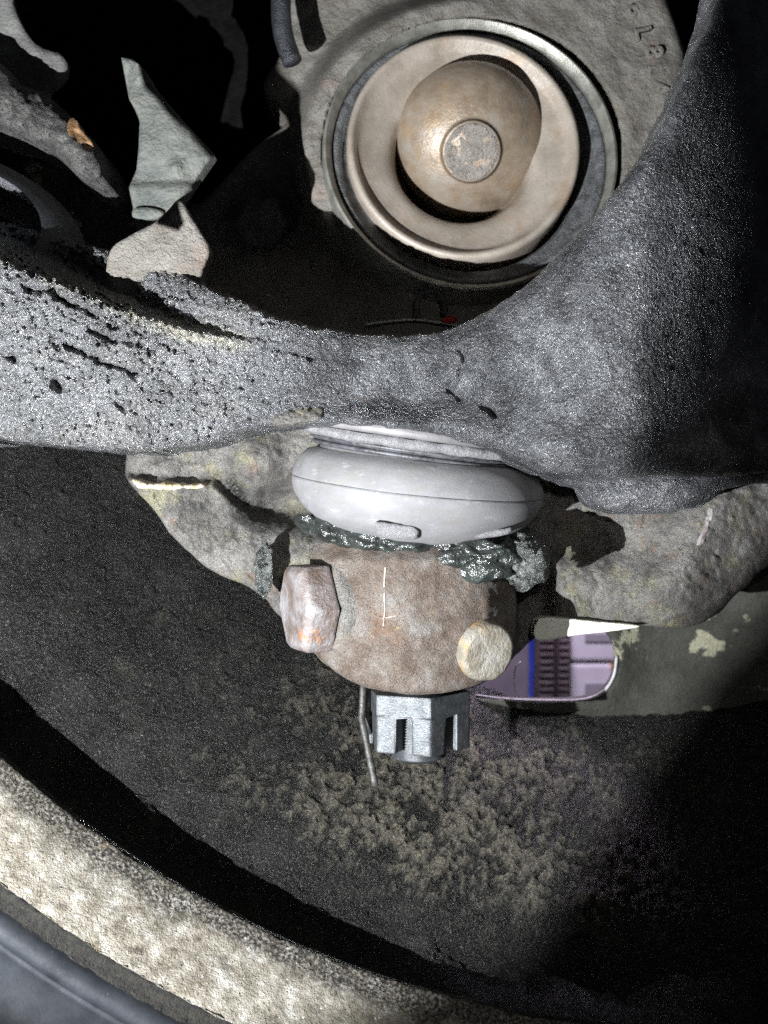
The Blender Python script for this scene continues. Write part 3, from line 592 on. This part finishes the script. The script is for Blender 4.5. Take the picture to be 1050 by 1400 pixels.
# faces doubled where towers stand on the base go away
seen = {}
for f in list(nut.faces):
    k = frozenset(v_.index for v_ in f.verts)
nut.verts.index_update()
for f in list(nut.faces):
    k = frozenset(v_.index for v_ in f.verts); seen.setdefault(k, []).append(f)
bmesh.ops.delete(nut, geom=[f for fs in seen.values() if len(fs) > 1 for f in fs], context='FACES_ONLY')
bmesh.ops.recalc_face_normals(nut, faces=nut.faces)
no = bm_obj('castle_nut', nut, M['nut'], None, .022); no.location = nz
tag(no, 'grey slotted castle nut on the threaded stud below the rusty barrel', 'nut')
cp = thing('cotter_pin', at(496, 960, AX - .3), 'thin dark bent cotter pin hanging at the left of the castle nut', 'cotter pin')
yp = AX - .25
tube('leg', [at(x, y, yp - d) for x, y, d in ((497, 930, .0), (496, 950, .02), (495, 970, .05), (494, 982, .08), (497, 996, .13), (502, 1020, .2), (507, 1045, .28), (511, 1064, .34), (513, 1075, .37))], .05, M['pin'], cp, 10, .7)
tube('leg', [at(x, y, yp + .12) for x, y in ((504, 928), (503, 960), (503, 985), (505, 1004))], .04, M['pin'], cp, 10, .7)
tube('cross_leg', [at(504, 972, yp + .1), at(530, 974, AX), at(610, 985, AX), at(628, 985, AX)], .05, M['pin'], cp, 10)

# ------------------------------------------------------------------ added blocker, unseen left of the view, shaped to shade part of the housing
def thrown(px, py, y, yl):                     # where the torch's ray to a point passes the depth yl
    q = at(px, py, y); t = (yl - TORCH.y) / (q.y - TORCH.y); return TORCH + (q - TORCH) * t
LY = -5.0
lk = [thrown(*q, LY) for q in ((230, -90, 1.8), (214, -20, 1.8), (204, 20, 1.8), (196, 60, 1.8), (202, 106, 1.8), (300, 204, 1.8))] + [Vector((-4.45, LY, .64)), Vector((-4.42, LY, .50))] + [thrown(*q, LY) for q in ((404, 168, 4.1), (362, 120, 4.2), (388, 60, 4.2), (400, -60, 4.2))]
bm = bmesh.new()
f0 = [bm.verts.new(p) for p in lk]; f1 = [bm.verts.new(p + Vector((-.02, .08, 0))) for p in lk]
bm.faces.new(f0); bm.faces.new(f1[::-1])
for i in range(len(lk)): bm.faces.new((f0[i], f0[(i + 1) % len(lk)], f1[(i + 1) % len(lk)], f1[i]))
bmesh.ops.recalc_face_normals(bm, faces=bm.faces)
lko = bm_obj('shadow_blocker', bm, M['rod'], None, 0)
tag(lko, 'dark added shadow blocker hanging in front of the arm just outside the left edge', 'link')  # not a real link: added blocker that shades part of the housing

# added unseen plate beside the torch: its edge ends the beam on the right
gd = 1.0
gl = [TORCH + Vector((a * gd, gd, b * gd)) for a, b in ((1.30, 1.8), (1.255, 1.1), (1.215, .76), (1.185, .51), (1.16, .35), (1.08, .22), (.95, .09), (.83, -.02), (.75, -.23), (.70, -.57), (.64, -1.2))]
gl = gl + [p + Vector((.55, -.15, 0)) for p in gl[::-1]]
bm = bmesh.new(); f0 = [bm.verts.new(p) for p in gl]; f1 = [bm.verts.new(p + Vector((.02, .06, 0))) for p in gl]
bm.faces.new(f0); bm.faces.new(f1[::-1])
for i in range(len(gl)): bm.faces.new((f0[i], f0[(i + 1) % len(gl)], f1[(i + 1) % len(gl)], f1[i]))
bmesh.ops.recalc_face_normals(bm, faces=bm.faces)
tag(bm_obj('beam_blocker', bm, M['rod'], None, 0), 'dark added plate cutting the torch beam, unseen outside the left edge', 'plate')

# ------------------------------------------------------------------ grease
def yg(X, Y, D): return -.18 + .8 * ((X - 566) / 170) ** 2 + .09 * fbm(X / 22, Y / 9, 0, 121, 2, .5)
tag(relief('grease_ring', jitter(curve([(405, 700), (440, 708), (480, 718), (520, 728), (570, 734), (640, 732), (700, 722), (735, 724), (728, 748), (690, 764), (640, 768), (600, 756), (560, 760), (510, 757), (470, 748), (430, 734), (405, 716)], 5), 4, .07, 51), yg, M['grease'], None, cell=2.5, thick=.6, edge=.14),
    'wet black grease squeezed out in a ring under the grey boot', 'grease')
g2 = blob('grease_clump', at(712, 764, .1), (.34, .3, .34), M['grease_grit'], None, .36, 1.7, 3, 6, 4)
tag(g2, 'gritty pale green grease clump stuck below the right end of the boot', 'grease', 'grease clumps on the knuckle')
g3 = blob('grease_clump', at(652, 766, -.12), (.56, .2, .26), M['grease'], None, .32, 1.5, 8, 6, 3)
tag(g3, 'black wet grease clump on top of the barrel, left of the gritty one', 'grease', 'grease clumps on the knuckle')
g4 = blob('grease_clump', at(361, 778, 1.12), (.13, .14, .38), M['grease_grit'], None, .34, 1.7, 13, 6, 3)
tag(g4, 'small dark green grease smear on the left flange, left of the worn bolt', 'grease', 'grease clumps on the knuckle')

# ------------------------------------------------------------------ control arm
ar = thing('control_arm', at(560, 640, -1.0), 'black crusty control arm arching across the picture above the grey boot', 'control arm')
rim_line = [(-200, 300), (0, 336), (60, 362), (130, 395), (200, 426), (260, 448), (325, 463), (400, 468)]
cracks = [([(40, 396), (70, 398), (95, 415), (130, 430)], 5, .10), ([(120, 450), (150, 464), (190, 470)], 4, .08), ([(95, 474), (132, 490)], 5, .10), ([(135, 495), (160, 502), (186, 512)], 4, .09),
          ([(0, 482), (20, 492)], 4, .07), ([(76, 524), (82, 530)], 6, .16), ([(162, 556), (190, 566)], 4, .05), ([(628, 478), (634, 500), (622, 520), (612, 532), (628, 546)], 4, .10), ([(664, 556), (678, 568)], 6, .14), ([(380, 478), (430, 490)], 3, .04), ([(130, 400), (165, 420)], 3, .05), ([(320, 528), (350, 532)], 4, .03)]
ridge = np.array([(1010, -160), (980, -20), (945, 100), (905, 220), (882, 340), (876, 480), (880, 640)], float)
def yarm(X, Y, D):
    y = -1.15 + .40 * np.exp(-((X - 500) / 150) ** 2) * 1.0 - .95 * sstep(590, 880, X)
    y = y + .22 * ((Y - 480) / 130) ** 2 * sstep(500, 300, X)
    # ledge along the top of the left half
    d, s = seg_dist(X, Y, rim_line); up = np.where(s > 0, d, -d)
    wd = 6 + 20 * sstep(340, 0, X)
    y = y + (1.0 * sstep(390, 60, X)) * sstep(-1, 1, up / wd) * (X < 420) - .05 * np.exp(-(np.clip(-up, 0, 99) / 10) ** 2) * (s < 0) * sstep(420, 330, X)
    # right flank falls away behind its ridge
    rx = np.interp(Y, ridge[:, 1], ridge[:, 0]); t = (X - rx) / 100
    y = y + 0.75 * (np.sqrt(t * t + .30) + t) / 2 + .12 * np.clip(-t, 0, 1.5) ** 1.5
    # fillet towards the boot
    y = y - .16 * np.exp(-((Y - 612) / 26) ** 2) * sstep(640, 760, X) + .1 * np.exp(-((Y - 535) / 30) ** 2) * np.exp(-((X - 560) / 120) ** 2) - .55 * sstep(545, 585, Y) * np.exp(-((X - 530) / 125) ** 2)
    y = y - .10 * np.exp(-(((X - 755) / 26) ** 2 + ((Y - 605) / 30) ** 2))
    n = fbm(X / 5.0, Y / 5.0, 0, 131, 3, .6)
    lf = sstep(520, 200, X)
    y = y + (.012 + .036 * lf) * n + (.015 + .03 * lf) * fbm(X / 45, Y / 45, 0, 133, 3) + lf * .045 * np.clip(fbm(X / 16, Y / 10 + X / 40, 0, 135, 3) - .65, 0, 1)
    cr = 1 - np.abs(fbm(X / 34, (Y - .32 * X) / 13, 0, 161, 3, .5))
    y = y + .13 * sstep(.93, 1.0, cr) * lf * sstep(-.1, .4, fbm(X / 50, Y / 50, 0, 163, 2))
    for pts, wd_, dp in cracks:
        d, s = seg_dist(X + 3 * vnoise(X / 9, Y / 9, 0, 3), Y + 3 * vnoise(X / 9, Y / 9, 5, 4), pts); y = y + np.where(X > 450, 1.2, 2.0) * dp * np.exp(-(d / (wd_ * .8)) ** 2)
    return y
def arm_dust_lit_edge(X, Y, D):  # dusty left half; pale stripe paints the light on the rim's edge
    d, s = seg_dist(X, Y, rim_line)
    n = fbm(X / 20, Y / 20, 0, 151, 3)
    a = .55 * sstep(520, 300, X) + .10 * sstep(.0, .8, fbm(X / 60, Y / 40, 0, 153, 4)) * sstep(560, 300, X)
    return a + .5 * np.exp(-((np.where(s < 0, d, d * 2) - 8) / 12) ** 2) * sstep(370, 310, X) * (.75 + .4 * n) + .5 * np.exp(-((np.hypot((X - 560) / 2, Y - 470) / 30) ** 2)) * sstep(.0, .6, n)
aout = curve([(-200, 306), (-60, 302), (0, 303), (60, 317), (130, 336), (200, 357), (270, 384), (330, 410), (390, 434), (450, 449), (520, 457), (580, 456), (640, 441), (690, 411), (740, 371), (790, 321), (840, 261), (885, 201), (920, 140), (952, 70), (984, -10), (1030, -160), (1120, -200), (1260, -160), (1290, 200), (1260, 640), (1150, 646), (1050, 648), (960, 650), (880, 652), (800, 652), (745, 646), (700, 626), (640, 606), (560, 588), (480, 580), (410, 578), (370, 583), (320, 595), (260, 610), (200, 618), (140, 614), (60, 607), (0, 602), (-200, 590)], 6)
relief('casting', jitter(aout, 2.5, .06, 17), yarm, M['arm'], ar, cell=2.4, thick=1.0, edge=.26, dust_and_shading=arm_dust_lit_edge)
relief('flange_roll', jitter(curve([(745, 650), (800, 640), (900, 638), (1050, 634), (1220, 628), (1230, 640), (1130, 654), (1060, 660), (1000, 666), (960, 692), (900, 703), (850, 702), (815, 690), (800, 668), (770, 660)], 5), 2, .06, 19),
       lambda X, Y, D: -.45 + .05 * fbm(X / 30, Y / 12, 0, 141, 4), M['arm'], ar, cell=3, thick=.8, edge=.30)
relief('weld_tab', jitter(curve([(372, 568), (392, 560), (420, 556), (442, 556), (440, 572), (420, 577), (392, 580), (376, 580)], 4), 2, .08, 23), lambda X, Y, D: yarm(X, Y, D) - .03, M['knuckle'], ar, cell=2.5, thick=.3, edge=.08)
